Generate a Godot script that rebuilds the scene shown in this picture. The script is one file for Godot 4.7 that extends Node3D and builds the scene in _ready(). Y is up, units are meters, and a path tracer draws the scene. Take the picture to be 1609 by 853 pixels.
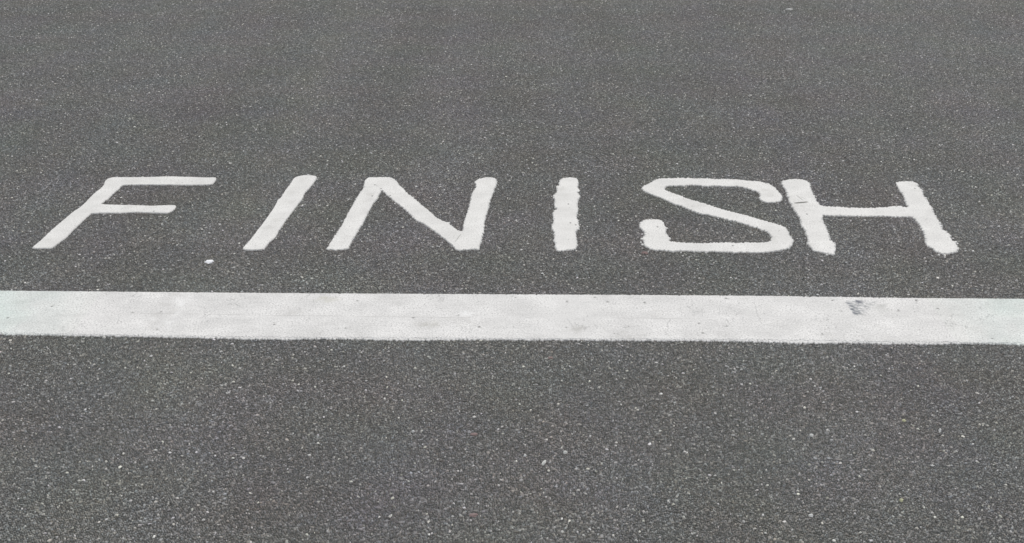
extends Node3D
# A strip of worn asphalt under an overcast sky, with a painted word and a wide white stripe. Plan coordinates are metres, [x, z].
const F_EDGE = [[-1.6158, -3.9429], [-1.6070, -4.0209], [-1.6023, -4.0905], [-1.5935, -4.1647], [-1.5809, -4.2608], [-1.5674, -4.3269], [-1.5634, -4.3948], [-1.5601, -4.4504], [-1.5517, -4.5072], [-1.5511, -4.5433], [-1.5577, -4.5800], [-1.5549, -4.6097], [-1.5395, -4.6246], [-1.4880, -4.6261], [-1.4361, -4.6261], [-1.3849, -4.6292], [-1.3345, -4.6352], [-1.2817, -4.6322], [-1.2287, -4.6276], [-1.1758, -4.6231], [-1.1446, -4.6231], [-1.1388, -4.6127], [-1.1380, -4.5800], [-1.1410, -4.5579], [-1.1542, -4.5477], [-1.2095, -4.5433], [-1.2866, -4.5448], [-1.3637, -4.5463], [-1.4148, -4.5463], [-1.4652, -4.5433], [-1.4797, -4.5404], [-1.4837, -4.5000], [-1.4898, -4.4504], [-1.4938, -4.3948], [-1.5038, -4.3444], [-1.4875, -4.3390], [-1.4319, -4.3336], [-1.3722, -4.3309], [-1.3169, -4.3255], [-1.2688, -4.3296], [-1.2348, -4.3309], [-1.2240, -4.3229], [-1.2240, -4.2962], [-1.2297, -4.2699], [-1.2411, -4.2568], [-1.2898, -4.2582], [-1.3544, -4.2647], [-1.4055, -4.2568], [-1.4588, -4.2568], [-1.4967, -4.2542], [-1.5114, -4.2516], [-1.5168, -4.2091], [-1.5231, -4.1522], [-1.5274, -4.0905], [-1.5316, -4.0304], [-1.5422, -3.9775], [-1.5502, -3.9394], [-1.5744, -3.9371], [-1.6053, -3.9349]]
const F_UPPER_CUT = [[-1.5180, -4.6777], [-1.1247, -4.6777], [-1.0822, -4.4715], [-1.4605, -4.4715]]
const F_LOWER_CUT = [[-1.5037, -4.3471], [-1.5010, -4.3851], [-1.1735, -4.3851], [-1.1320, -4.2027], [-1.5014, -4.2027], [-1.5116, -4.2490]]
const FIRST_I_EDGE = [[-0.9054, -3.9371], [-0.8959, -3.9950], [-0.8871, -4.0723], [-0.8781, -4.1522], [-0.8698, -4.2413], [-0.8639, -4.3202], [-0.8630, -4.3879], [-0.8565, -4.4085], [-0.8516, -4.4857], [-0.8442, -4.5506], [-0.8406, -4.6097], [-0.8332, -4.6292], [-0.8100, -4.6473], [-0.7839, -4.6473], [-0.7622, -4.6412], [-0.7547, -4.6246], [-0.7562, -4.5800], [-0.7677, -4.5000], [-0.7755, -4.4504], [-0.7757, -4.4016], [-0.7856, -4.3202], [-0.7965, -4.2348], [-0.8043, -4.1647], [-0.8109, -4.0905], [-0.8135, -4.0363], [-0.8261, -3.9891], [-0.8314, -3.9543], [-0.8339, -3.9349], [-0.8467, -3.9257], [-0.8685, -3.9212], [-0.8915, -3.9235]]
const N_EDGE = [[-0.6229, -3.9349], [-0.6161, -3.9950], [-0.6067, -4.0663], [-0.5954, -4.1647], [-0.5901, -4.2413], [-0.5813, -4.3336], [-0.5722, -4.4294], [-0.5612, -4.5144], [-0.5633, -4.5579], [-0.5620, -4.5948], [-0.5543, -4.6201], [-0.5314, -4.6246], [-0.4954, -4.6276], [-0.4691, -4.6246], [-0.4485, -4.5948], [-0.4288, -4.5433], [-0.4070, -4.4929], [-0.3826, -4.4364], [-0.3601, -4.4016], [-0.3308, -4.3336], [-0.3092, -4.3002], [-0.3639, -4.4016], [-0.3355, -4.3471], [-0.3019, -4.2804], [-0.2744, -4.2219], [-0.2508, -4.1837], [-0.2334, -4.1673], [-0.2215, -4.1673], [-0.2155, -4.1398], [-0.1978, -4.1089], [-0.1725, -4.0844], [-0.1691, -4.1647], [-0.1623, -4.2477], [-0.1553, -4.3336], [-0.1507, -4.4294], [-0.1467, -4.4645], [-0.1369, -4.5144], [-0.1363, -4.5506], [-0.1405, -4.5726], [-0.1299, -4.6052], [-0.1095, -4.6201], [-0.0889, -4.6261], [-0.0680, -4.6201], [-0.0616, -4.6022], [-0.0572, -4.5726], [-0.0642, -4.5144], [-0.0732, -4.4364], [-0.0820, -4.3606], [-0.0868, -4.2936], [-0.0920, -4.2283], [-0.0967, -4.1773], [-0.0981, -4.1027], [-0.1024, -4.0423], [-0.1068, -3.9891], [-0.1110, -3.9543], [-0.1113, -3.9280], [-0.1317, -3.9303], [-0.1497, -3.9257], [-0.1720, -3.9201], [-0.1895, -3.9280], [-0.1983, -3.9543], [-0.2184, -3.9950], [-0.2411, -4.0363], [-0.2719, -4.0905], [-0.2979, -4.1335], [-0.3188, -4.1647], [-0.3395, -4.1900], [-0.3506, -4.2091], [-0.3692, -4.2542], [-0.3921, -4.3002], [-0.4209, -4.3538], [-0.4503, -4.4085], [-0.4715, -4.4504], [-0.4874, -4.4857], [-0.4948, -4.4574], [-0.4995, -4.4016], [-0.5072, -4.3538], [-0.5152, -4.2870], [-0.5206, -4.2219], [-0.5275, -4.1522], [-0.5349, -4.0905], [-0.5422, -4.0304], [-0.5476, -3.9775], [-0.5520, -3.9371], [-0.5623, -3.9280], [-0.5888, -3.9235], [-0.6117, -3.9257]]
const N_LEFT_CUT = [[-0.7928, -4.7085], [-0.5123, -4.7085], [-0.4897, -4.4886], [-0.4279, -3.8256], [-0.6650, -3.8256]]
const N_RIGHT_CUT = [[-0.1712, -4.1027], [-0.1926, -3.9031], [-0.1916, -3.8475], [0.0750, -3.8475], [0.0888, -4.6930], [-0.1741, -4.6930]]
const SECOND_I_EDGE = [[0.1485, -3.9235], [0.1469, -3.9717], [0.1464, -4.0304], [0.1464, -4.0784], [0.1401, -4.1027], [0.1439, -4.1522], [0.1484, -4.1900], [0.1464, -4.2348], [0.1499, -4.2738], [0.1628, -4.2962], [0.1537, -4.3202], [0.1584, -4.3606], [0.1608, -4.3879], [0.1531, -4.4127], [0.1574, -4.4405], [0.1682, -4.4645], [0.1700, -4.5216], [0.1781, -4.5361], [0.1824, -4.5874], [0.1910, -4.6097], [0.2122, -4.6216], [0.2356, -4.6231], [0.2505, -4.6097], [0.2557, -4.5874], [0.2500, -4.5433], [0.2479, -4.5000], [0.2549, -4.4857], [0.2463, -4.4645], [0.2526, -4.4182], [0.2440, -4.3948], [0.2401, -4.3336], [0.2386, -4.2804], [0.2313, -4.2283], [0.2342, -4.1875], [0.2339, -4.1522], [0.2350, -4.1249], [0.2301, -4.1003], [0.2214, -4.0844], [0.2203, -4.0304], [0.2209, -3.9833], [0.2181, -3.9429], [0.2097, -3.9280], [0.1890, -3.9189], [0.1619, -3.9167]]
const S_EDGE = [[0.9168, -4.3851], [0.9320, -4.3647], [0.9663, -4.3633], [0.9877, -4.3769], [0.9999, -4.4016], [1.0019, -4.4405], [0.9981, -4.4786], [0.9922, -4.5144], [0.9843, -4.5404], [0.9632, -4.5653], [0.9353, -4.5815], [0.8958, -4.5918], [0.8562, -4.6022], [0.8258, -4.6067], [0.7842, -4.6052], [0.7490, -4.6127], [0.7024, -4.6127], [0.6515, -4.6201], [0.6199, -4.6157], [0.5729, -4.6127], [0.5503, -4.5948], [0.5176, -4.5506], [0.5002, -4.5288], [0.4902, -4.5029], [0.4934, -4.4829], [0.5154, -4.4504], [0.5422, -4.4182], [0.5685, -4.3851], [0.5939, -4.3471], [0.6205, -4.3229], [0.6453, -4.2870], [0.6789, -4.2477], [0.7022, -4.2413], [0.7369, -4.2155], [0.7670, -4.1925], [0.7969, -4.1710], [0.8260, -4.1460], [0.8542, -4.1175], [0.8775, -4.0905], [0.8894, -4.0663], [0.8898, -4.0304], [0.8865, -4.0126], [0.8730, -3.9891], [0.8490, -3.9833], [0.8170, -3.9833], [0.7709, -3.9810], [0.7301, -3.9833], [0.6840, -3.9810], [0.6468, -3.9763], [0.6107, -3.9798], [0.5745, -3.9833], [0.5523, -3.9891], [0.5379, -3.9950], [0.5426, -4.0244], [0.5360, -4.0483], [0.5331, -4.0723], [0.5387, -4.1150], [0.5344, -4.1398], [0.5338, -4.1647], [0.5229, -4.1875], [0.5043, -4.1925], [0.4804, -4.1925], [0.4597, -4.1748], [0.4490, -4.1522], [0.4482, -4.1274], [0.4565, -4.0905], [0.4580, -4.0663], [0.4566, -4.0423], [0.4457, -4.0244], [0.4504, -4.0008], [0.4453, -3.9717], [0.4545, -3.9486], [0.4684, -3.9280], [0.4992, -3.9201], [0.5259, -3.9167], [0.5385, -3.9087], [0.5529, -3.9167], [0.5842, -3.9144], [0.6196, -3.9087], [0.6601, -3.9087], [0.7001, -3.9054], [0.7357, -3.9031], [0.7807, -3.9031], [0.8163, -3.9009], [0.8527, -3.9031], [0.8814, -3.9121], [0.9160, -3.9280], [0.9416, -3.9543], [0.9574, -3.9833], [0.9601, -4.0126], [0.9569, -4.0543], [0.9571, -4.1027], [0.9520, -4.1249], [0.9348, -4.1460], [0.9147, -4.1647], [0.8896, -4.1837], [0.8647, -4.2053], [0.8403, -4.2309], [0.8141, -4.2477], [0.7882, -4.2673], [0.7621, -4.2870], [0.7368, -4.3135], [0.7068, -4.3444], [0.6716, -4.3769], [0.6453, -4.4044], [0.6193, -4.4364], [0.5924, -4.4645], [0.5771, -4.4857], [0.5779, -4.5072], [0.5895, -4.5288], [0.6158, -4.5361], [0.6516, -4.5361], [0.6831, -4.5433], [0.7128, -4.5361], [0.7429, -4.5317], [0.7741, -4.5361], [0.8139, -4.5288], [0.8547, -4.5288], [0.8778, -4.5144], [0.9002, -4.4972], [0.9186, -4.4715], [0.9249, -4.4504], [0.9187, -4.4155]]
const S_UPPER_CUT = [[0.4494, -4.5015], [0.4658, -4.6930], [1.1230, -4.6930], [1.0409, -4.2936], [0.8772, -4.3336], [0.7204, -4.4434], [0.5761, -4.5000]]
const S_LOWER_CUT = [[0.8846, -4.0150], [1.0066, -4.0150], [0.9668, -3.8256], [0.3918, -3.8256], [0.4295, -4.2673], [0.5749, -4.2673], [0.6734, -4.1027]]
const H_EDGE = [[1.0290, -4.5579], [1.0358, -4.5800], [1.0576, -4.5993], [1.0924, -4.6052], [1.1170, -4.5993], [1.1336, -4.5800], [1.1335, -4.5433], [1.1263, -4.4857], [1.1242, -4.4294], [1.1212, -4.3810], [1.1222, -4.3403], [1.1331, -4.3229], [1.1612, -4.3175], [1.1897, -4.3135], [1.2321, -4.3069], [1.2754, -4.3042], [1.3194, -4.3042], [1.3550, -4.3095], [1.3872, -4.3202], [1.4124, -4.3229], [1.4245, -4.3135], [1.4417, -4.3135], [1.4438, -4.3471], [1.4513, -4.3948], [1.4584, -4.4434], [1.4562, -4.4715], [1.4574, -4.5216], [1.4605, -4.5609], [1.4774, -4.5756], [1.5099, -4.5815], [1.5340, -4.5756], [1.5435, -4.5550], [1.5389, -4.5216], [1.5429, -4.4972], [1.5337, -4.4434], [1.5302, -4.3810], [1.5259, -4.3336], [1.5202, -4.2738], [1.5142, -4.2219], [1.5087, -4.1647], [1.5015, -4.1027], [1.5112, -4.0663], [1.5059, -4.0244], [1.5022, -4.0008], [1.5095, -3.9950], [1.5044, -3.9717], [1.5044, -3.9543], [1.4876, -3.9087], [1.4697, -3.8975], [1.4448, -3.8896], [1.4247, -3.8975], [1.4176, -3.9257], [1.4080, -3.9543], [1.4075, -3.9833], [1.4191, -4.0304], [1.4268, -4.0723], [1.4313, -4.1274], [1.4327, -4.1647], [1.4312, -4.2091], [1.4294, -4.2193], [1.3981, -4.2193], [1.3556, -4.2219], [1.3141, -4.2283], [1.2739, -4.2219], [1.2365, -4.2258], [1.1890, -4.2283], [1.1511, -4.2309], [1.1183, -4.2348], [1.1106, -4.2283], [1.1007, -4.1773], [1.0980, -4.1335], [1.0954, -4.0905], [1.0901, -4.0363], [1.0875, -4.0044], [1.0955, -3.9891], [1.0947, -3.9601], [1.0819, -3.9144], [1.0719, -3.8829], [1.0551, -3.8919], [1.0307, -3.9031], [1.0118, -3.9201], [1.0056, -3.9543], [1.0028, -3.9775], [1.0122, -4.0067], [1.0178, -4.0663], [1.0176, -4.1212], [1.0221, -4.1773], [1.0254, -4.2283], [1.0226, -4.2738], [1.0185, -4.3135], [1.0227, -4.3471], [1.0196, -4.3810], [1.0269, -4.4434], [1.0302, -4.4857]]
const H_BAR_CUT = [[1.1306, -4.3471], [1.4413, -4.3471], [1.4405, -4.3042], [1.4290, -4.2129], [1.1068, -4.2027]]
const H_RIGHT_CUT = [[1.4451, -4.6473], [1.4763, -4.6473], [1.4413, -4.3471], [1.4405, -4.3042], [1.4290, -4.2129], [1.3320, -3.8256], [1.4913, -3.8256], [1.7579, -4.6473]]
const LINE_FAR_EDGE = [[-1.7202, -3.5989], [-1.6000, -3.5966], [-1.2001, -3.5887], [-0.8015, -3.5804], [-0.4047, -3.5748], [-0.0089, -3.5698], [0.3861, -3.5656], [0.7798, -3.5592], [1.0340, -3.5501], [1.2094, -3.5442], [1.5783, -3.5374], [1.6969, -3.5347]]
const LINE_NEAR_EDGE = [[-1.6070, -3.3113], [-1.4943, -3.3080], [-1.3070, -3.3032], [-1.1194, -3.2959], [-0.9330, -3.2903], [-0.7471, -3.2850], [-0.5988, -3.2818], [-0.3771, -3.2790], [-0.1926, -3.2762], [-0.0083, -3.2746], [0.1759, -3.2730], [0.3599, -3.2714], [0.5437, -3.2698], [0.7270, -3.2659], [0.9097, -3.2611], [1.0912, -3.2532], [1.2737, -3.2508], [1.4710, -3.2445], [1.5813, -3.2414]]
const LINE_OLD_EDGE = [[-1.6062, -3.3093], [-1.4935, -3.3060], [-1.1189, -3.2939], [-0.7456, -3.2770], [-0.6528, -3.2730], [-0.5615, -3.2786], [-0.4507, -3.2770], [-0.3026, -3.2682], [-0.2107, -3.2706], [-0.0819, -3.2730], [0.1758, -3.2706], [0.3596, -3.2682], [0.5433, -3.2667], [0.6894, -3.2611], [0.7982, -3.2540], [0.9074, -3.2508], [0.9631, -3.2540], [1.0714, -3.2477], [1.2171, -3.2453], [1.3464, -3.2492], [1.4700, -3.2418], [1.5804, -3.2390]]
const LINE_PITS = [[-1.1432, -3.4437], [-1.0408, -3.3315], [-1.0587, -3.4491], [-1.4001, -3.4850], [-1.5061, -3.4074], [-0.4896, -3.3397], [-0.2956, -3.4063], [-0.1601, -3.4255], [-0.4750, -3.5238], [-0.7028, -3.3623], [-0.0965, -3.3469], [0.0107, -3.5463], [0.1685, -3.5205], [0.2921, -3.5160], [0.4058, -3.5127], [0.3437, -3.3489], [0.2983, -3.3031], [0.5523, -3.3675], [0.5559, -3.3082], [0.1592, -3.3417], [0.2552, -3.5486], [0.6333, -3.3520], [0.6598, -3.5407], [0.9835, -3.5249], [0.9954, -3.4529], [1.1680, -3.4584], [1.3352, -3.3503], [0.9035, -3.3035], [1.2414, -3.5260], [1.3882, -3.2728], [1.2913, -3.4695]]
const LINE_CRACKS = [[-0.2179, -3.5350], [-0.2243, -3.5160], [-0.5548, -3.3233], [-0.5548, -3.2891], [0.4706, -3.3989], [0.4486, -3.3061], [0.6329, -3.4905], [0.6181, -3.4233], [0.7419, -3.5127], [0.7336, -3.3727], [0.1616, -3.4042], [0.1843, -3.3315], [-1.4557, -3.3623], [-1.4685, -3.3264], [-1.1801, -3.4308], [-1.1670, -3.3675], [1.2445, -3.5456], [1.2437, -3.5032], [1.3275, -3.4363], [1.3018, -3.3854]]
const LINE_SEAM = [[-1.1972, -3.4392], [-0.9657, -3.4327], [-0.7341, -3.4219], [-0.5429, -3.4198], [-0.3133, -3.4112], [-0.1227, -3.4070], [0.2959, -3.4078], [0.5610, -3.3985]]
const SCUFF_SPOTS = [[1.0197, -3.5229], [1.0221, -3.5006], [1.0233, -3.4653], [1.0264, -3.4305], [1.0590, -3.5320], [1.0666, -3.5229], [1.0925, -3.5095], [1.1182, -3.4961]]
const LINE_PATCHES = [[-1.0158, -3.5229], [-1.0253, -3.3795], [-0.2532, -3.3627], [-0.5737, -3.5365], [1.1186, -3.4828], [0.1880, -3.3379], [-0.1427, -3.4348]]
const LETTER_PITS = [[-0.4529, -4.4266], [-0.5206, -4.5404], [-0.4938, -4.5000], [-0.5190, -4.4224], [-1.2913, -4.2699], [0.2058, -4.1585], [0.2239, -4.1398], [0.2060, -4.3403], [0.7461, -3.9543], [0.6989, -3.8975], [0.5088, -4.1212], [1.5192, -4.5029], [1.0570, -4.2413], [1.5069, -4.0304]]
const LETTER_MARKS = [[1.0366, -4.3498], [1.0832, -4.3606], [1.0572, -4.4322], [1.0733, -4.3769], [1.0678, -4.4155], [1.0846, -4.3906], [1.0816, -4.1773], [1.0973, -4.1622], [-0.1761, -4.0567], [-0.1937, -3.9856]]

const TILE := 0.5            # metres, side of one patch of aggregate
var rng := RandomNumberGenerator.new()
var rough := FastNoiseLite.new()


func points(list: Array) -> PackedVector2Array:
	var out := PackedVector2Array()
	for p in list:
		out.append(Vector2(p[0], p[1]))
	return out


# A closed outline drawn through the points, a vertex every STEP metres, its edge frayed by AMP metres.
func frayed(list: Array, amp: float, step := 0.0025) -> PackedVector2Array:
	var p := points(list)
	var n := p.size()
	var smooth := PackedVector2Array()
	for i in n:
		var a := p[(i + n - 1) % n]
		var b := p[i]
		var c := p[(i + 1) % n]
		var d := p[(i + 2) % n]
		var m := maxi(1, int(b.distance_to(c) / step))
		var t1 := (c - a) * 0.5
		var t2 := (d - b) * 0.5
		var most := b.distance_to(c)
		t1 = t1.limit_length(most)
		t2 = t2.limit_length(most)
		for k in m:
			var t := float(k) / m
			var t_2 := t * t
			var t_3 := t_2 * t
			smooth.append(b * (2 * t_3 - 3 * t_2 + 1) + t1 * (t_3 - 2 * t_2 + t) + c * (-2 * t_3 + 3 * t_2) + t2 * (t_3 - t_2))
	return largest(Geometry2D.offset_polygon(shaken(smooth, amp, true), -0.0011))


func shaken(p: PackedVector2Array, amp: float, closed: bool) -> PackedVector2Array:
	var out := PackedVector2Array()
	var n := p.size()
	for i in n:
		var a := p[(i + n - 1) % n] if closed or i > 0 else p[i]
		var c := p[(i + 1) % n] if closed or i < n - 1 else p[i]
		var along := (c - a).normalized()
		var v := 0.8 * rough.get_noise_2d(p[i].x * 1000.0, p[i].y * 1000.0) + rough.get_noise_2d(p[i].x * 2600.0 + 500.0, p[i].y * 2600.0)
		out.append(p[i] + Vector2(along.y, -along.x) * v * amp)
	return out


func resampled(list: Array, step := 0.003) -> PackedVector2Array:
	var p := points(list)
	var out := PackedVector2Array()
	for i in p.size() - 1:
		var m := maxi(1, int(p[i].distance_to(p[i + 1]) / step))
		for k in m:
			out.append(p[i].lerp(p[i + 1], float(k) / m))
	out.append(p[p.size() - 1])
	return out


func largest(many: Array) -> PackedVector2Array:
	var best := PackedVector2Array()
	var most := 0.0
	for poly in many:
		var area := 0.0
		for i in poly.size():
			area += poly[i].cross(poly[(i + 1) % poly.size()])
		if absf(area) > most:
			most = absf(area)
			best = poly
	return best


# A film of road paint: a flat top and a sloping rim that runs down on to the stones.
func film(outline: PackedVector2Array, top: float, foot: float, slope: float, uv_from: Vector2, uv_size: Vector2) -> ArrayMesh:
	var p := outline
	if Geometry2D.is_polygon_clockwise(p):
		p = p.duplicate()
		p.reverse()
	var n := p.size()
	var verts := PackedVector3Array()
	var uvs := PackedVector2Array()
	var index := PackedInt32Array()
	var ends := [[0.0, top], [0.45, top - 0.22 * (top - foot)], [1.0, foot]]
	for ring in ends.size():
		for i in n:
			var along := (p[(i + 1) % n] - p[(i + n - 1) % n]).normalized()
			var q: Vector2 = p[i] + Vector2(along.y, -along.x) * slope * ends[ring][0]
			verts.append(Vector3(q.x, ends[ring][1], q.y))
			uvs.append((q - uv_from) / uv_size)
	var tri := Geometry2D.triangulate_polygon(p)
	if tri.is_empty():
		push_warning("a paint outline could not be filled")
	for k in range(0, tri.size(), 3):
		var a := p[tri[k]]
		var b := p[tri[k + 1]]
		var c := p[tri[k + 2]]
		if (b - a).cross(c - a) > 0.0:
			index.append_array([tri[k], tri[k + 1], tri[k + 2]])
		else:
			index.append_array([tri[k], tri[k + 2], tri[k + 1]])
	for ring in ends.size() - 1:
		for i in n:
			var j := (i + 1) % n
			var o := ring * n
			index.append_array([o + j, o + i, o + n + i, o + j, o + n + i, o + n + j])
	return mesh_of(verts, index, uvs, PackedColorArray())


func mesh_of(verts: PackedVector3Array, index: PackedInt32Array, uvs: PackedVector2Array, cols: PackedColorArray) -> ArrayMesh:
	var arrays := []
	arrays.resize(Mesh.ARRAY_MAX)
	arrays[Mesh.ARRAY_VERTEX] = verts
	arrays[Mesh.ARRAY_INDEX] = index
	if uvs.size():
		arrays[Mesh.ARRAY_TEX_UV] = uvs
	if cols.size():
		arrays[Mesh.ARRAY_COLOR] = cols
	var m := ArrayMesh.new()
	m.add_surface_from_arrays(Mesh.PRIMITIVE_TRIANGLES, arrays)
	return m


func part(called: String, m: Mesh, mat: Material, parent: Node) -> MeshInstance3D:
	var o := MeshInstance3D.new()
	o.name = called
	o.mesh = m
	o.material_override = mat
	parent.add_child(o, true)
	return o


func thing(called: String, label: String, category: String, group := "") -> Node3D:
	var o := Node3D.new()
	o.name = called
	add_child(o, true)
	tag(o, label, category, group)
	return o


func tag(o: Node, label: String, category: String, group := "") -> void:
	o.set_meta("label", label)
	o.set_meta("category", category)
	if group:
		o.set_meta("group", group)


# ---------------------------------------------------------------- asphalt

func stone_tone() -> Color:
	var v := STONE_MEAN * exp(rng.randfn(0.0, 0.19))
	var pick := rng.randf()
	if pick < 0.05:
		v = rng.randf_range(0.34, 0.55)
	elif pick < 0.08:
		v *= 0.6
	var warm := rng.randfn(0.0, 0.03)
	return Color(v * (1.01 + warm), v, v * (0.972 - warm), 1.0)


func patch_of_stones(number: int) -> ArrayMesh:
	rng.seed = 900 + number
	var verts := PackedVector3Array()
	var cols := PackedColorArray()
	var index := PackedInt32Array()
	var cell := 0.0053
	var clumps := FastNoiseLite.new()
	clumps.seed = 300 + number
	clumps.frequency = 0.045
	clumps.fractal_octaves = 2
	var rows := 2 * int(TILE / (cell * 0.87) / 2.0)
	var columns := int(TILE / cell)
	cell = TILE / columns
	for r in rows:
		for c in columns:
			var x := (c + 0.5 * (r % 2)) * cell + rng.randf_range(-0.3, 0.3) * cell - TILE / 2
			var z := (r + 0.5) * TILE / rows + rng.randf_range(-0.3, 0.3) * cell - TILE / 2
			var clump := clumps.get_noise_2d(x * 1000.0, z * 1000.0)
			if rng.randf() < 0.06 - 0.18 * clump:
				continue
			var size := cell * 0.5 * rng.randf_range(0.7, 1.25)
			var pick := rng.randf()
			if pick < 0.10:
				size *= 1.45
			elif pick < 0.13:
				size *= 1.9
			var tone := stone_tone() * (1.0 + 0.36 * clump)
			stone(verts, cols, index, Vector3(x, 0, z), size, rng.randf_range(0.0008, 0.0020) + 0.0006 * clump, tone)
	return mesh_of(verts, index, PackedVector2Array(), cols)


func stone(verts: PackedVector3Array, cols: PackedColorArray, index: PackedInt32Array, at: Vector3, size: float, tall: float, tone: Color) -> void:
	var first := verts.size()
	var turn := rng.randf() * TAU
	var squeeze := rng.randf_range(0.65, 1.0)
	var lean := Vector2(rng.randfn(0, 0.16), rng.randfn(0, 0.16))
	var ca := cos(turn)
	var sa := sin(turn)
	for ring in 2:
		var k := 1.0 if ring == 0 else 0.74
		for i in 6:
			var a := (i + rng.randf_range(-0.3, 0.3)) * TAU / 6.0
			var d := size * k * rng.randf_range(0.85, 1.12)
			var ex := cos(a) * d
			var ez := sin(a) * d * squeeze
			var px := ex * ca - ez * sa
			var pz := ex * sa + ez * ca
			verts.append(at + Vector3(px, -0.0028 if ring == 0 else minf(tall + px * lean.x + pz * lean.y, 0.0034), pz))
			cols.append(tone)
	verts.append(at + Vector3(0, minf(tall * 1.08 + 0.0002, 0.0036), 0))
	cols.append(tone)
	for i in 6:
		var j := (i + 1) % 6
		index.append_array([first + 12, first + 6 + i, first + 6 + j, first + 6 + j, first + 6 + i, first + i, first + 6 + j, first + i, first + j])


# A loose or embedded chip of stone, LONG by WIDE by TALL metres, standing with its foot at y = 0.
func chip_mesh(number: int, long: float, wide: float, tall: float, flat := 0.55) -> ArrayMesh:
	rng.seed = 40 + number
	var rings := 5
	var around := 10
	var verts := PackedVector3Array()
	var index := PackedInt32Array()
	var lobes := FastNoiseLite.new()
	lobes.seed = number
	lobes.frequency = 0.9
	for r in rings:
		var up := float(r) / rings
		var k := pow(1.0 - pow(up, 2.4), flat)
		for i in around:
			var a := i * TAU / around
			var d := k * (1.0 + 0.7 * lobes.get_noise_3d(cos(a) * 1.6, up * 1.4, sin(a) * 1.6))
			verts.append(Vector3(cos(a) * d * long / 2, up * tall * (1.0 + 0.2 * lobes.get_noise_2d(i, r)), sin(a) * d * wide / 2))
	verts.append(Vector3(0, tall, 0))
	for r in rings - 1:
		for i in around:
			var j := (i + 1) % around
			var o := r * around
			index.append_array([o + around + j, o + around + i, o + i, o + around + j, o + i, o + j])
	for i in around:
		index.append_array([verts.size() - 1, (rings - 1) * around + i, (rings - 1) * around + (i + 1) % around])
	return mesh_of(verts, index, PackedVector2Array(), PackedColorArray())


func many(called: String, m: Mesh, mat: Material, where: Array, tones: Array, parent: Node) -> void:
	var mm := MultiMesh.new()
	mm.transform_format = MultiMesh.TRANSFORM_3D
	mm.use_colors = tones.size() > 0
	mm.mesh = m
	mm.instance_count = where.size()
	for i in where.size():
		mm.set_instance_transform(i, where[i])
		if tones.size():
			mm.set_instance_color(i, tones[i])
	var o := MultiMeshInstance3D.new()
	o.name = called
	o.multimesh = mm
	o.material_override = mat
	o.set_meta("kind", "stuff")
	parent.add_child(o, true)


# ---------------------------------------------------------------- textures

func noise_pixels(w: int, h: int, noise_seed: int, frequency: float, octaves := 4, kind := FastNoiseLite.TYPE_SIMPLEX_SMOOTH) -> PackedByteArray:
	var n := FastNoiseLite.new()
	n.seed = noise_seed
	n.noise_type = kind
	n.frequency = frequency
	n.fractal_octaves = octaves
	var im := n.get_seamless_image(w, h, false, false, 0.1, false)
	im.convert(Image.FORMAT_L8)
	return im.get_data()


func weathering() -> ImageTexture:
	var s := 512
	var tone := noise_pixels(s, s, 3, 0.012, 5)
	var tint := noise_pixels(s, s, 8, 0.016, 3)
	var hue := noise_pixels(s, s, 21, 0.022, 3)
	var data := PackedByteArray()
	data.resize(s * s * 3)
	for i in s * s:
		var v := 232.0 + (tone[i] - 128) * 0.22
		var g := (tint[i] - 128) * 0.10
		var b := (hue[i] - 128) * 0.09
		data[i * 3] = clampi(int(v - g * 0.5 - b * 0.3), 0, 255)
		data[i * 3 + 1] = clampi(int(v + g * 0.5), 0, 255)
		data[i * 3 + 2] = clampi(int(v - g * 0.3 + b), 0, 255)
	return ImageTexture.create_from_image(Image.create_from_data(s, s, false, Image.FORMAT_RGB8, data))


func dab(im: Image, at: Vector2, radius: Vector2, tone: Color, strength: float, angle := 0.0) -> void:
	var reach := int(ceil(maxf(radius.x, radius.y))) + 1
	for y in range(int(at.y) - reach, int(at.y) + reach + 1):
		for x in range(int(at.x) - reach, int(at.x) + reach + 1):
			if x < 0 or y < 0 or x >= im.get_width() or y >= im.get_height():
				continue
			var d := (Vector2(x + 0.5, y + 0.5) - at).rotated(-angle) / radius
			var k := clampf(1.25 - d.length(), 0.0, 1.0) * strength
			if k > 0.0:
				im.set_pixel(x, y, im.get_pixel(x, y).lerp(tone, minf(k, 1.0)))


func scratch(im: Image, a: Vector2, b: Vector2, width: float, tone: Color, strength: float, wander := 1.5) -> void:
	var n := maxi(2, int(a.distance_to(b)))
	var off := 0.0
	for k in n + 1:
		off += rng.randf_range(-0.35, 0.35) * wander
		off *= 0.95
		var p := a.lerp(b, float(k) / n)
		p += (b - a).normalized().orthogonal() * off
		dab(im, p, Vector2(width, width), tone, strength * rng.randf_range(0.4, 1.0) * (1.0 - 0.5 * absf(2.0 * k / n - 1.0)))


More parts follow.
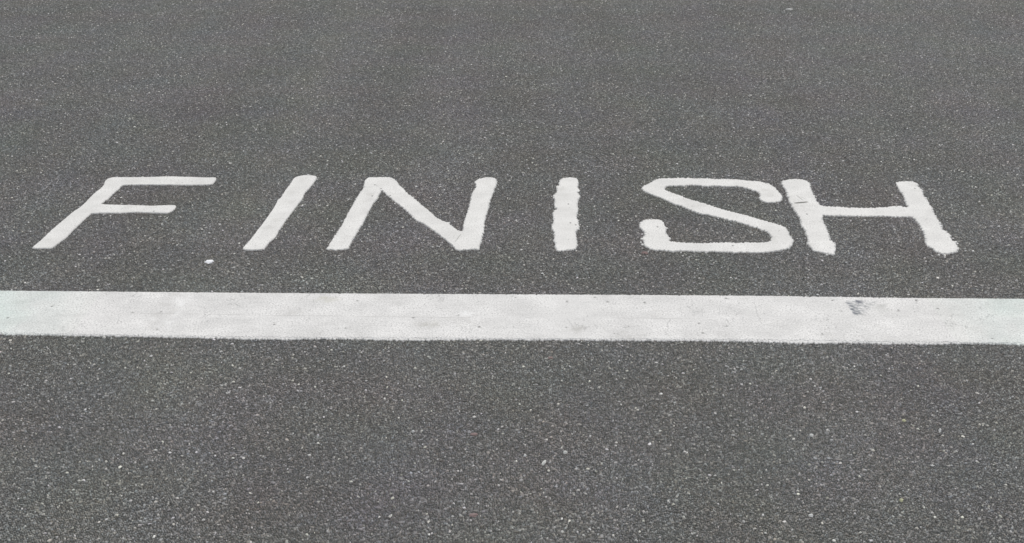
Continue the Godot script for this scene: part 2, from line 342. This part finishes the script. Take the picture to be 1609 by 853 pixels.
func paint_image(w: int, h: int, noise_seed: int, base: Color, variation: float) -> Image:
	var coarse := noise_pixels(w, h, noise_seed, 0.012, 4)
	var fine := noise_pixels(w, h, noise_seed + 1, 0.27, 2)
	paint_relief = Image.create_from_data(w, h, false, Image.FORMAT_L8, fine)
	var streaks := noise_pixels(w / 4, h, noise_seed + 2, 0.09, 3)
	var data := PackedByteArray()
	data.resize(w * h * 3)
	for y in h:
		for x in w:
			var i := y * w + x
			var v := 1.0 + variation * ((coarse[i] - 128) * 0.0005 + (fine[i] - 128) * 0.0010 + (streaks[y * (w / 4) + x / 4] - 128) * 0.0002)
			if fine[i] < 70:
				v -= 0.0042 * (70 - fine[i]) * variation * clampf((coarse[i] - 90) / 60.0, 0.0, 1.6)
			data[i * 3] = clampi(int(base.r8 * v), 0, 255)
			data[i * 3 + 1] = clampi(int(base.g8 * v), 0, 255)
			data[i * 3 + 2] = clampi(int(base.b8 * v), 0, 255)
	return Image.create_from_data(w, h, false, Image.FORMAT_RGB8, data)


func paint_material(im: Image) -> StandardMaterial3D:
	var m := StandardMaterial3D.new()
	m.albedo_texture = ImageTexture.create_from_image(im)
	m.roughness = 0.7
	m.metallic_specular = 0.35
	m.heightmap_enabled = true
	m.heightmap_texture = ImageTexture.create_from_image(paint_relief)
	m.heightmap_scale = 0.06
	m.uv1_triplanar = false
	return m


var paint_relief: Image


func line_texture() -> Image:
	var w := 2048
	var h := 208
	var size := Vector2(w, h)
	var im := paint_image(w, h, 60, PAINT, 1.0)
	rng.seed = 77
	var spot := func(p): return (Vector2(p[0], p[1]) - LINE_FROM) / LINE_SIZE * size
	for k in LINE_PATCHES.size():
		var tone: Color = [Color(0.97, 0.97, 0.97), Color(0.97, 0.97, 0.97), Color(0.70, 0.69, 0.66), Color(0.78, 0.77, 0.70), Color(0.70, 0.70, 0.69), Color(0.66, 0.65, 0.63), Color(0.98, 0.98, 0.98)][k]
		var c: Vector2 = spot.call(LINE_PATCHES[k])
		for q in 26:
			dab(im, c + Vector2(rng.randfn(0, 9), rng.randfn(0, 7)), Vector2(rng.randf_range(4, 12), rng.randf_range(3, 7)), tone, 0.09, -0.5)
	for k in 70:                                     # rubbed and soiled places all along the stripe
		var c := Vector2(rng.randf() * w, rng.randf() * h)
		var tone := Color(0.72, 0.71, 0.69) if rng.randf() < 0.6 else Color(0.95, 0.95, 0.94)
		for q in 8:
			dab(im, c + Vector2(rng.randfn(0, 14), rng.randfn(0, 8)), Vector2(rng.randf_range(3, 14), rng.randf_range(2, 7)), tone, 0.065, rng.randf_range(-0.8, 0.8))
	for k in LINE_SEAM.size() - 1:
		if k != 5:
			scratch(im, spot.call(LINE_SEAM[k]), spot.call(LINE_SEAM[k + 1]), 0.9, Color(0.56, 0.55, 0.54), 0.42, 0.5)
	for k in range(0, LINE_CRACKS.size(), 2):
		scratch(im, spot.call(LINE_CRACKS[k]), spot.call(LINE_CRACKS[k + 1]), 0.9, Color(0.5, 0.5, 0.5), 0.4, 3.0)
	for q in 40:                                     # a rubbed paler band running aslant, and soil beside it
		var t := rng.randf()
		var c: Vector2 = spot.call(LINE_PATCHES[0]).lerp(spot.call(LINE_PATCHES[1]), t)
		dab(im, c + Vector2(rng.randfn(6, 5), (t - 0.5) * 60), Vector2(7, 6), Color(0.97, 0.97, 0.97), 0.12)
		dab(im, c + Vector2(rng.randfn(-14, 10), (t - 0.5) * 60), Vector2(9, 8), Color(0.72, 0.71, 0.70), 0.10)
	for k in 26:                                     # a spill of small bright crumbs of paint
		var c: Vector2 = spot.call(LINE_PATCHES[6])
		dab(im, c + Vector2(rng.randfn(6, 10), rng.randfn(0, 5)), Vector2(1.3, 1.4), Color(0.97, 0.97, 0.97), 0.7)
	for k in 420:
		dab(im, Vector2(rng.randf() * w, rng.randf() * h), Vector2(1.4, 1.5), Color(0.95, 0.95, 0.95), rng.randf_range(0.2, 0.8))
	for k in 16:                                     # places where the film has crazed
		var c: Vector2 = Vector2(rng.randf() * w, rng.randf() * h)
		if k < 3:
			c = spot.call([[0.652, -3.455], [0.545, -3.47], [0.21, -3.36]][k])
		for q in 14:
			var e := c + Vector2(rng.randfn(0, 9), rng.randfn(0, 16))
			scratch(im, e, e + Vector2(rng.randfn(0, 4), rng.randf_range(3, 12)), 0.8, Color(0.45, 0.45, 0.45), 0.5, 4.0)
	for k in 320:                                    # hairlines
		var c := Vector2(rng.randf() * w, rng.randf() * h)
		var d := Vector2.from_angle(rng.randf() * TAU) * rng.randf_range(5, 20)
		scratch(im, c, c + d, 0.8, Color(0.5, 0.5, 0.5), 0.30, 3.5)
	for p in LINE_PITS:
		var c: Vector2 = spot.call(p)
		var pit := rng.randf_range(1.3, 2.5)
		dab(im, c, Vector2(pit, pit * rng.randf_range(0.8, 1.3)), Color(0.34, 0.34, 0.33), rng.randf_range(0.45, 0.8))
		dab(im, c + Vector2(rng.randfn(0, 3), rng.randfn(0, 3)), Vector2(3.5, 2.5), Color(0.55, 0.55, 0.54), 0.35)
	for k in 160:
		dab(im, Vector2(rng.randf() * w, rng.randf() * h), Vector2(1.1, 1.3), Color(0.42, 0.42, 0.41), rng.randf_range(0.2, 0.7))
	# the dark rubbed crescent near the right of the stripe
	var s := []
	for p in SCUFF_SPOTS:
		s.append(spot.call(p))
	for k in 640:
		var t := pow(rng.randf(), 0.8) * 3.0
		var out := pow(rng.randf(), 1.5)
		var a: Vector2 = s[int(t)].lerp(s[int(t) + 1], t - int(t)) + Vector2(out * (62.0 - 16.0 * t), -out * 2.0 + rng.randfn(0, 1.5))
		if rough.get_noise_2d(a.x * 1.5, a.y * 2.5) < -0.02:
			continue
		var d := Vector2(1.0, rng.randf_range(0.2, 1.0)).normalized() * rng.randf_range(2, 9)
		scratch(im, a, a + d, rng.randf_range(0.8, 1.5), Color(0.46, 0.475, 0.50), rng.randf_range(0.15, 0.6) * (1.0 - 0.65 * out), 1.5)
	for k in 60:
		var t := rng.randf()
		var a: Vector2 = s[4].lerp(s[5], t) + Vector2(rng.randfn(0, 3), rng.randf_range(0, 5))
		scratch(im, a, a + Vector2(rng.randf_range(-3, 5), rng.randf_range(2, 8)), 1.1, Color(0.46, 0.47, 0.50), 0.4, 1.5)
	scratch(im, s[3], s[3] + Vector2(20, 4), 1.1, Color(0.5, 0.5, 0.5), 0.4)
	# a faint green cast of damp at the two ends
	for x in w:
		var px := LINE_FROM.x + LINE_SIZE.x * (x + 0.5) / w
		var k := clampf((absf(px) - 1.28) / 0.3, 0.0, 1.0)
		if k > 0.0:
			for y in h:
				var c := im.get_pixel(x, y)
				var g := k * (0.6 + 0.4 * rough.get_noise_2d(x * 0.12, y * 0.12))
				im.set_pixel(x, y, Color(c.r * (1.0 - 0.06 * g), c.g * (1.0 + 0.004 * g), c.b * (1.0 - 0.014 * g)))
	return im


func letter_texture() -> Image:
	var w := 2048
	var h := 512
	var size := Vector2(w, h)
	var im := paint_image(w, h, 90, PAINT_NEW, 0.8)
	rng.seed = 78
	var spot := func(p): return (Vector2(p[0], p[1]) - LETTERS_FROM) / LETTERS_SIZE * size
	for k in 260:
		var c := Vector2(rng.randf() * w, rng.randf() * h)
		var tone := Color(0.70, 0.69, 0.67) if rng.randf() < 0.6 else Color(0.95, 0.95, 0.94)
		for q in 7:
			dab(im, c + Vector2(rng.randfn(0, 8), rng.randfn(0, 12)), Vector2(rng.randf_range(4, 12), rng.randf_range(4, 12)), tone, 0.06)
	for p in LETTER_PITS:
		dab(im, spot.call(p), Vector2(1.8, 3.0), Color(0.25, 0.25, 0.25), 0.75)
	for k in 900:
		dab(im, Vector2(rng.randf() * w, rng.randf() * h), Vector2(1.0, 1.6), Color(0.4, 0.4, 0.4), rng.randf_range(0.15, 0.6))
	for k in range(0, LETTER_MARKS.size(), 2):
		scratch(im, spot.call(LETTER_MARKS[k]), spot.call(LETTER_MARKS[k + 1]), [3.2, 1.2, 1.2, 1.0, 1.0][k / 2], Color(0.38, 0.38, 0.36), [0.75, 0.4, 0.4, 0.5, 0.55][k / 2], 0.7)
	return im


# ---------------------------------------------------------------- the place

const STONE_MEAN := 0.235
const PAINT := Color(0.846, 0.845, 0.838)
const PAINT_NEW := Color(0.862, 0.860, 0.851)
const LINE_FROM := Vector2(-1.78, -3.63)
const LINE_SIZE := Vector2(3.56, 0.40)
const LETTERS_FROM := Vector2(-1.75, -4.75)
const LETTERS_SIZE := Vector2(3.6, 0.92)


func _ready() -> void:
	var cam := Camera3D.new()
	cam.name = "camera"
	cam.position = Vector3(0, 1.7, 0)
	cam.rotation_degrees = Vector3(-24.3705, 0, 0)
	cam.fov = 24.076
	cam.near = 0.05
	cam.far = 2000.0
	add_child(cam)
	cam.current = true

	var sky_material := ProceduralSkyMaterial.new()
	sky_material.sky_top_color = Color(0.815, 0.825, 0.84)
	sky_material.sky_horizon_color = Color(0.86, 0.865, 0.87)
	sky_material.sky_curve = 0.2
	sky_material.ground_bottom_color = Color(0.35, 0.35, 0.34)
	sky_material.ground_horizon_color = Color(0.5, 0.5, 0.49)
	var sky := Sky.new()
	sky.sky_material = sky_material
	var env := Environment.new()
	env.background_mode = Environment.BG_SKY
	env.sky = sky
	env.tonemap_mode = Environment.TONE_MAPPER_LINEAR
	env.tonemap_exposure = 1.2
	env.sdfgi_enabled = true
	env.ssao_enabled = true
	env.ssil_enabled = true
	var world := WorldEnvironment.new()
	world.name = "world_environment"
	world.environment = env
	add_child(world)

	var sun := DirectionalLight3D.new()
	sun.name = "sun"
	sun.light_energy = 0.35
	sun.light_angular_distance = 14.0
	sun.light_color = Color(1.0, 0.975, 0.94)
	sun.shadow_enabled = true
	sun.rotation_degrees = Vector3(-52, 155, 0)
	add_child(sun)

	rough.seed = 5
	rough.frequency = 0.09
	rough.fractal_octaves = 3

	build_asphalt()
	build_line()
	build_letters()
	build_bits()


func build_asphalt() -> void:
	var road := Node3D.new()
	road.name = "asphalt_road"
	road.set_meta("kind", "structure")
	add_child(road)
	var wear := weathering()

	var binder := StandardMaterial3D.new()
	var speckle := NoiseTexture2D.new()
	var sn := FastNoiseLite.new()
	sn.seed = 12
	sn.frequency = 0.25
	sn.fractal_octaves = 2
	speckle.noise = sn
	speckle.width = 512
	speckle.height = 512
	speckle.seamless = true
	var ramp := Gradient.new()
	ramp.set_color(0, Color(0.20, 0.20, 0.197))
	ramp.set_color(1, Color(0.46, 0.46, 0.45))
	speckle.color_ramp = ramp
	binder.albedo_texture = speckle
	binder.uv1_triplanar = true
	binder.uv1_world_triplanar = true
	binder.uv1_scale = Vector3.ONE * 1.1
	binder.roughness = 0.9
	var plane := PlaneMesh.new()
	plane.size = Vector2(900, 900)
	var ground := part("ground", plane, binder, road)
	ground.position.y = -0.0010
	ground.set_meta("kind", "structure")

	var aggregate := StandardMaterial3D.new()
	aggregate.vertex_color_use_as_albedo = true
	aggregate.albedo_texture = wear
	aggregate.uv1_triplanar = true
	aggregate.uv1_world_triplanar = true
	aggregate.uv1_scale = Vector3.ONE * 0.23
	aggregate.roughness = 0.6
	aggregate.metallic_specular = 0.5
	var patches := []
	var where := [[], [], [], []]
	for k in 4:
		patches.append(patch_of_stones(k))
	rng.seed = 4
	var last := -1
	for iz in 44:
		for ix in range(-20, 21):
			var k := rng.randi() % 4
			if k == last:
				k = (k + 1) % 4
			last = k
			where[k].append(Transform3D(Basis(Vector3.UP, (rng.randi() % 4) * PI / 2), Vector3(ix * TILE, 0, -0.75 - iz * TILE)))
	for k in 4:
		many("aggregate", patches[k], aggregate, where[k], [], road)

	var pale := StandardMaterial3D.new()
	pale.vertex_color_use_as_albedo = true
	pale.roughness = 0.65
	rng.seed = 31
	for k in 4:
		var at := []
		var tones := []
		var m := chip_mesh(k, 1.0, 0.72, 0.55, 0.5)
		rng.seed = 31 + k
		for i in CHIPS:
			var size := 0.0036 + 0.0048 * pow(rng.randf(), 2.2)
			if rng.randf() < 0.05:
				size *= 1.4
			var b := Basis(Vector3.UP, rng.randf() * TAU).scaled_local(Vector3(size, minf(size * 0.85 + 0.0015, 0.0056), size * rng.randf_range(0.6, 1.1)))
			at.append(Transform3D(b, Vector3(rng.randf_range(-8, 8), 0.0012, rng.randf_range(-13.9, -0.75))))
			var v := 0.28 + 0.56 * pow(rng.randf(), 1.7)
			tones.append(Color(v, v * rng.randf_range(0.95, 1.0), v * rng.randf_range(0.86, 1.0)))
		many("pale_stone_chips", m, pale, at, tones, road)


const CHIPS := 46000


func build_line() -> void:
	var fresh := paint_material(line_texture())
	var line := thing("finish_line", "long wide white painted stripe crossing the grey asphalt below the word", "road marking")
	var far := LINE_FAR_EDGE.duplicate()
	far.push_front([-6.5, far[0][1] - 0.05])
	far.push_back([6.5, far[-1][1] + 0.05])
	var near := LINE_NEAR_EDGE.duplicate()
	near.push_front([-6.5, near[0][1] - 0.05])
	near.push_back([6.5, near[-1][1] + 0.05])
	var old := LINE_OLD_EDGE.duplicate()
	old.push_front([-6.5, near[0][1] + 0.0])
	old.push_back([6.5, near[-1][1] + 0.002])
	var a := shaken(resampled(far), 0.0018, false)
	var b := shaken(resampled(near), 0.0085, false)
	var bites := FastNoiseLite.new()
	bites.seed = 9
	bites.frequency = 0.03
	for i in b.size():
		b[i].y -= maxf(0.0, bites.get_noise_1d(b[i].x * 1000.0) - 0.28) * 0.018
	for i in a.size():
		a[i].y += maxf(0.0, bites.get_noise_1d(a[i].x * 1900.0 + 900.0) - 0.36) * 0.022
	b.reverse()
	var outline := a.duplicate()
	outline.append_array(b)
	part("upper_coat", film(outline, 0.0052, 0.0010, 0.0022, LINE_FROM, LINE_SIZE), fresh, line)
	var c := shaken(resampled(old), 0.0075, false)
	var back := PackedVector2Array()
	for p in c:
		back.append(p - Vector2(0, 0.05))
	back.reverse()
	c.append_array(back)
	part("lower_coat", film(c, 0.0036, 0.0, 0.003, LINE_FROM, LINE_SIZE), fresh, line).set_meta("label", "older coat showing as a thin ragged ledge along the near edge")


func letter(label: String, outline: PackedVector2Array, cuts: Array, base_name: String, mat: Material, spots := []) -> void:
	var o := thing("painted_letter", label, "painted letter", "letters of the painted word")
	var rest := outline
	for cut in cuts:
		var region: PackedVector2Array = points(cut[1])
		var piece := largest(Geometry2D.intersect_polygons(rest, region))
		part(cut[0], film(piece, 0.0046, 0.0, 0.0022, LETTERS_FROM, LETTERS_SIZE), mat, o)
		rest = largest(Geometry2D.clip_polygons(rest, region))
	part(base_name, film(rest, 0.0046, 0.0, 0.0022, LETTERS_FROM, LETTERS_SIZE), mat, o)
	for s in spots:                                  # crumbs of paint that landed beside the stroke
		var ring := PackedVector2Array()
		for k in 12:
			ring.append(Vector2(s[0], s[1]) + Vector2.from_angle(k * TAU / 12) * s[2] * rng.randf_range(0.7, 1.2) * Vector2(1.0, 1.3))
		part("paint_crumb", film(ring, 0.0042, 0.0, 0.002, LETTERS_FROM, LETTERS_SIZE), mat, o)


func build_letters() -> void:
	var m := paint_material(letter_texture())
	letter("white painted letter F with a slanting stem and two arms", frayed(F_EDGE, 0.002), [["upper_arm", F_UPPER_CUT], ["lower_arm", F_LOWER_CUT]], "stem", m)
	letter("white painted letter I slanting between the F and the N, with smooth edges", frayed(FIRST_I_EDGE, 0.0024), [], "stem", m)
	letter("white painted letter N with two stems and a slanting stroke between them", frayed(N_EDGE, 0.0052), [["stem", N_LEFT_CUT], ["stem", N_RIGHT_CUT]], "diagonal_stroke", m)
	letter("white painted upright letter I between the N and the S, with ragged bumpy edges", frayed(SECOND_I_EDGE, 0.0075), [], "stem", m)
	letter("white painted letter S with curved ends and a long slanting middle", frayed(S_EDGE, 0.0078), [["upper_stroke", S_UPPER_CUT], ["lower_stroke", S_LOWER_CUT]], "diagonal_stroke", m, [[0.4444, -4.0209, 0.0032], [0.4415, -3.9694, 0.0036], [0.4387, -3.9891, 0.002], [0.5648, -3.9031, 0.002], [0.6477, -3.9009, 0.002]])
	letter("white painted letter H with ragged feet at the end of the word", frayed(H_EDGE, 0.0085), [["stem", H_RIGHT_CUT], ["crossbar", H_BAR_CUT]], "stem", m, [[1.5125, -3.9926, 0.0032], [1.5131, -3.9775, 0.002], [1.4203, -3.8829, 0.0028], [1.4398, -3.8807, 0.0022], [1.0486, -3.8829, 0.0025], [1.5449, -3.9144, 0.0028]])


func bit(called: String, label: String, category: String, at: Vector2, size: Vector3, turn: float, tone: Color, number: int, group := "") -> void:
	var mat := StandardMaterial3D.new()
	mat.albedo_color = tone.linear_to_srgb()
	mat.roughness = 0.7
	var o := part(called, chip_mesh(number, size.x, size.z, size.y), mat, self)
	o.position = Vector3(at.x, 0.0005, at.y)
	o.rotation_degrees.y = turn
	tag(o, label, category, group)


func build_bits() -> void:
	bit("white_pebble", "lone white pebble on the asphalt between the F and the stripe", "pebble", Vector2(-0.9954, -3.8263), Vector3(0.031, 0.007, 0.022), 20, Color(0.88, 0.89, 0.92), 1)
	bit("white_pebble", "small pale pebble just below the foot of the slanting I", "pebble", Vector2(-0.9047, -3.7804), Vector3(0.014, 0.004, 0.008), 25, Color(0.5, 0.5, 0.48), 2)
	bit("red_stone", "dull red brown stone beside the lower end of the S", "stone", Vector2(0.4434, -3.8997), Vector3(0.022, 0.005, 0.022), 0, Color(0.17, 0.112, 0.108), 3)
	bit("white_sliver", "thin white sliver lying on the far asphalt, high above the S and H", "sliver", Vector2(1.6436, -7.5165), Vector3(0.046, 0.006, 0.012), -2, Color(0.72, 0.72, 0.72), 4)
	bit("pink_stone", "faded pink stone in the near asphalt, well below the N", "stone", Vector2(-0.0955, -2.7548), Vector3(0.020, 0.0045, 0.012), 0, Color(0.23, 0.165, 0.16), 5)
	bit("pink_stone", "faint pink stone close under the stripe, below the upright I", "stone", Vector2(0.1083, -3.1606), Vector3(0.016, 0.0045, 0.012), 20, Color(0.22, 0.165, 0.155), 6)
	bit("pink_stone", "faded pink stone at the near end of the asphalt, bottom middle", "stone", Vector2(-0.0876, -2.4077), Vector3(0.019, 0.0045, 0.013), 0, Color(0.23, 0.165, 0.16), 7)
	bit("yellow_stone", "pale yellow stone in the near asphalt under the H", "stone", Vector2(1.0063, -2.8197), Vector3(0.010, 0.006, 0.009), 30, Color(0.52, 0.52, 0.34), 8)
	bit("yellow_stone", "pale yellow stone at the near edge of the asphalt, bottom right", "stone", Vector2(0.9011, -2.4654), Vector3(0.010, 0.006, 0.009), 60, Color(0.50, 0.50, 0.33), 9)
	bit("white_stone_chip", "long knobbly white stone chip in the near asphalt, below the upright I", "stone chip", Vector2(0.0781, -2.6234), Vector3(0.019, 0.007, 0.008), 62, Color(0.62, 0.62, 0.6), 10)
	bit("white_stone_chip", "rounded white stone chip right of the knobbly one", "stone chip", Vector2(0.1308, -2.6690), Vector3(0.011, 0.007, 0.010), 80, Color(0.58, 0.58, 0.56), 11)
	bit("white_stone_chip", "small bright white stone chip left of the knobbly one", "stone chip", Vector2(0.0320, -2.6546), Vector3(0.008, 0.006, 0.007), 10, Color(0.66, 0.66, 0.66), 12)
	bit("white_stone_chip", "flat white stone chip in the near asphalt below the gap between S and H", "stone chip", Vector2(0.7541, -2.7488), Vector3(0.011, 0.006, 0.008), 0, Color(0.66, 0.66, 0.65), 13)
	bit("white_stone_chip", "narrow bright white stone chip right of the pale yellow stone under the H", "stone chip", Vector2(1.0852, -2.7731), Vector3(0.011, 0.007, 0.006), 85, Color(0.68, 0.68, 0.68), 14)
	bit("white_stone_chip", "flat white stone chip at the near end of the asphalt below the S", "stone chip", Vector2(0.6790, -2.4052), Vector3(0.011, 0.006, 0.008), 5, Color(0.66, 0.66, 0.65), 15)
	bit("white_stone_chip", "white stone chip left of the pink stone in the near asphalt", "stone chip", Vector2(-0.2505, -2.7670), Vector3(0.008, 0.006, 0.007), 5, Color(0.6, 0.6, 0.6), 16)
	bit("white_stone_chip", "white stone chip on the asphalt just under the stripe, near its left end", "stone chip", Vector2(-1.1829, -3.2850), Vector3(0.010, 0.006, 0.008), 5, Color(0.66, 0.65, 0.62), 17)
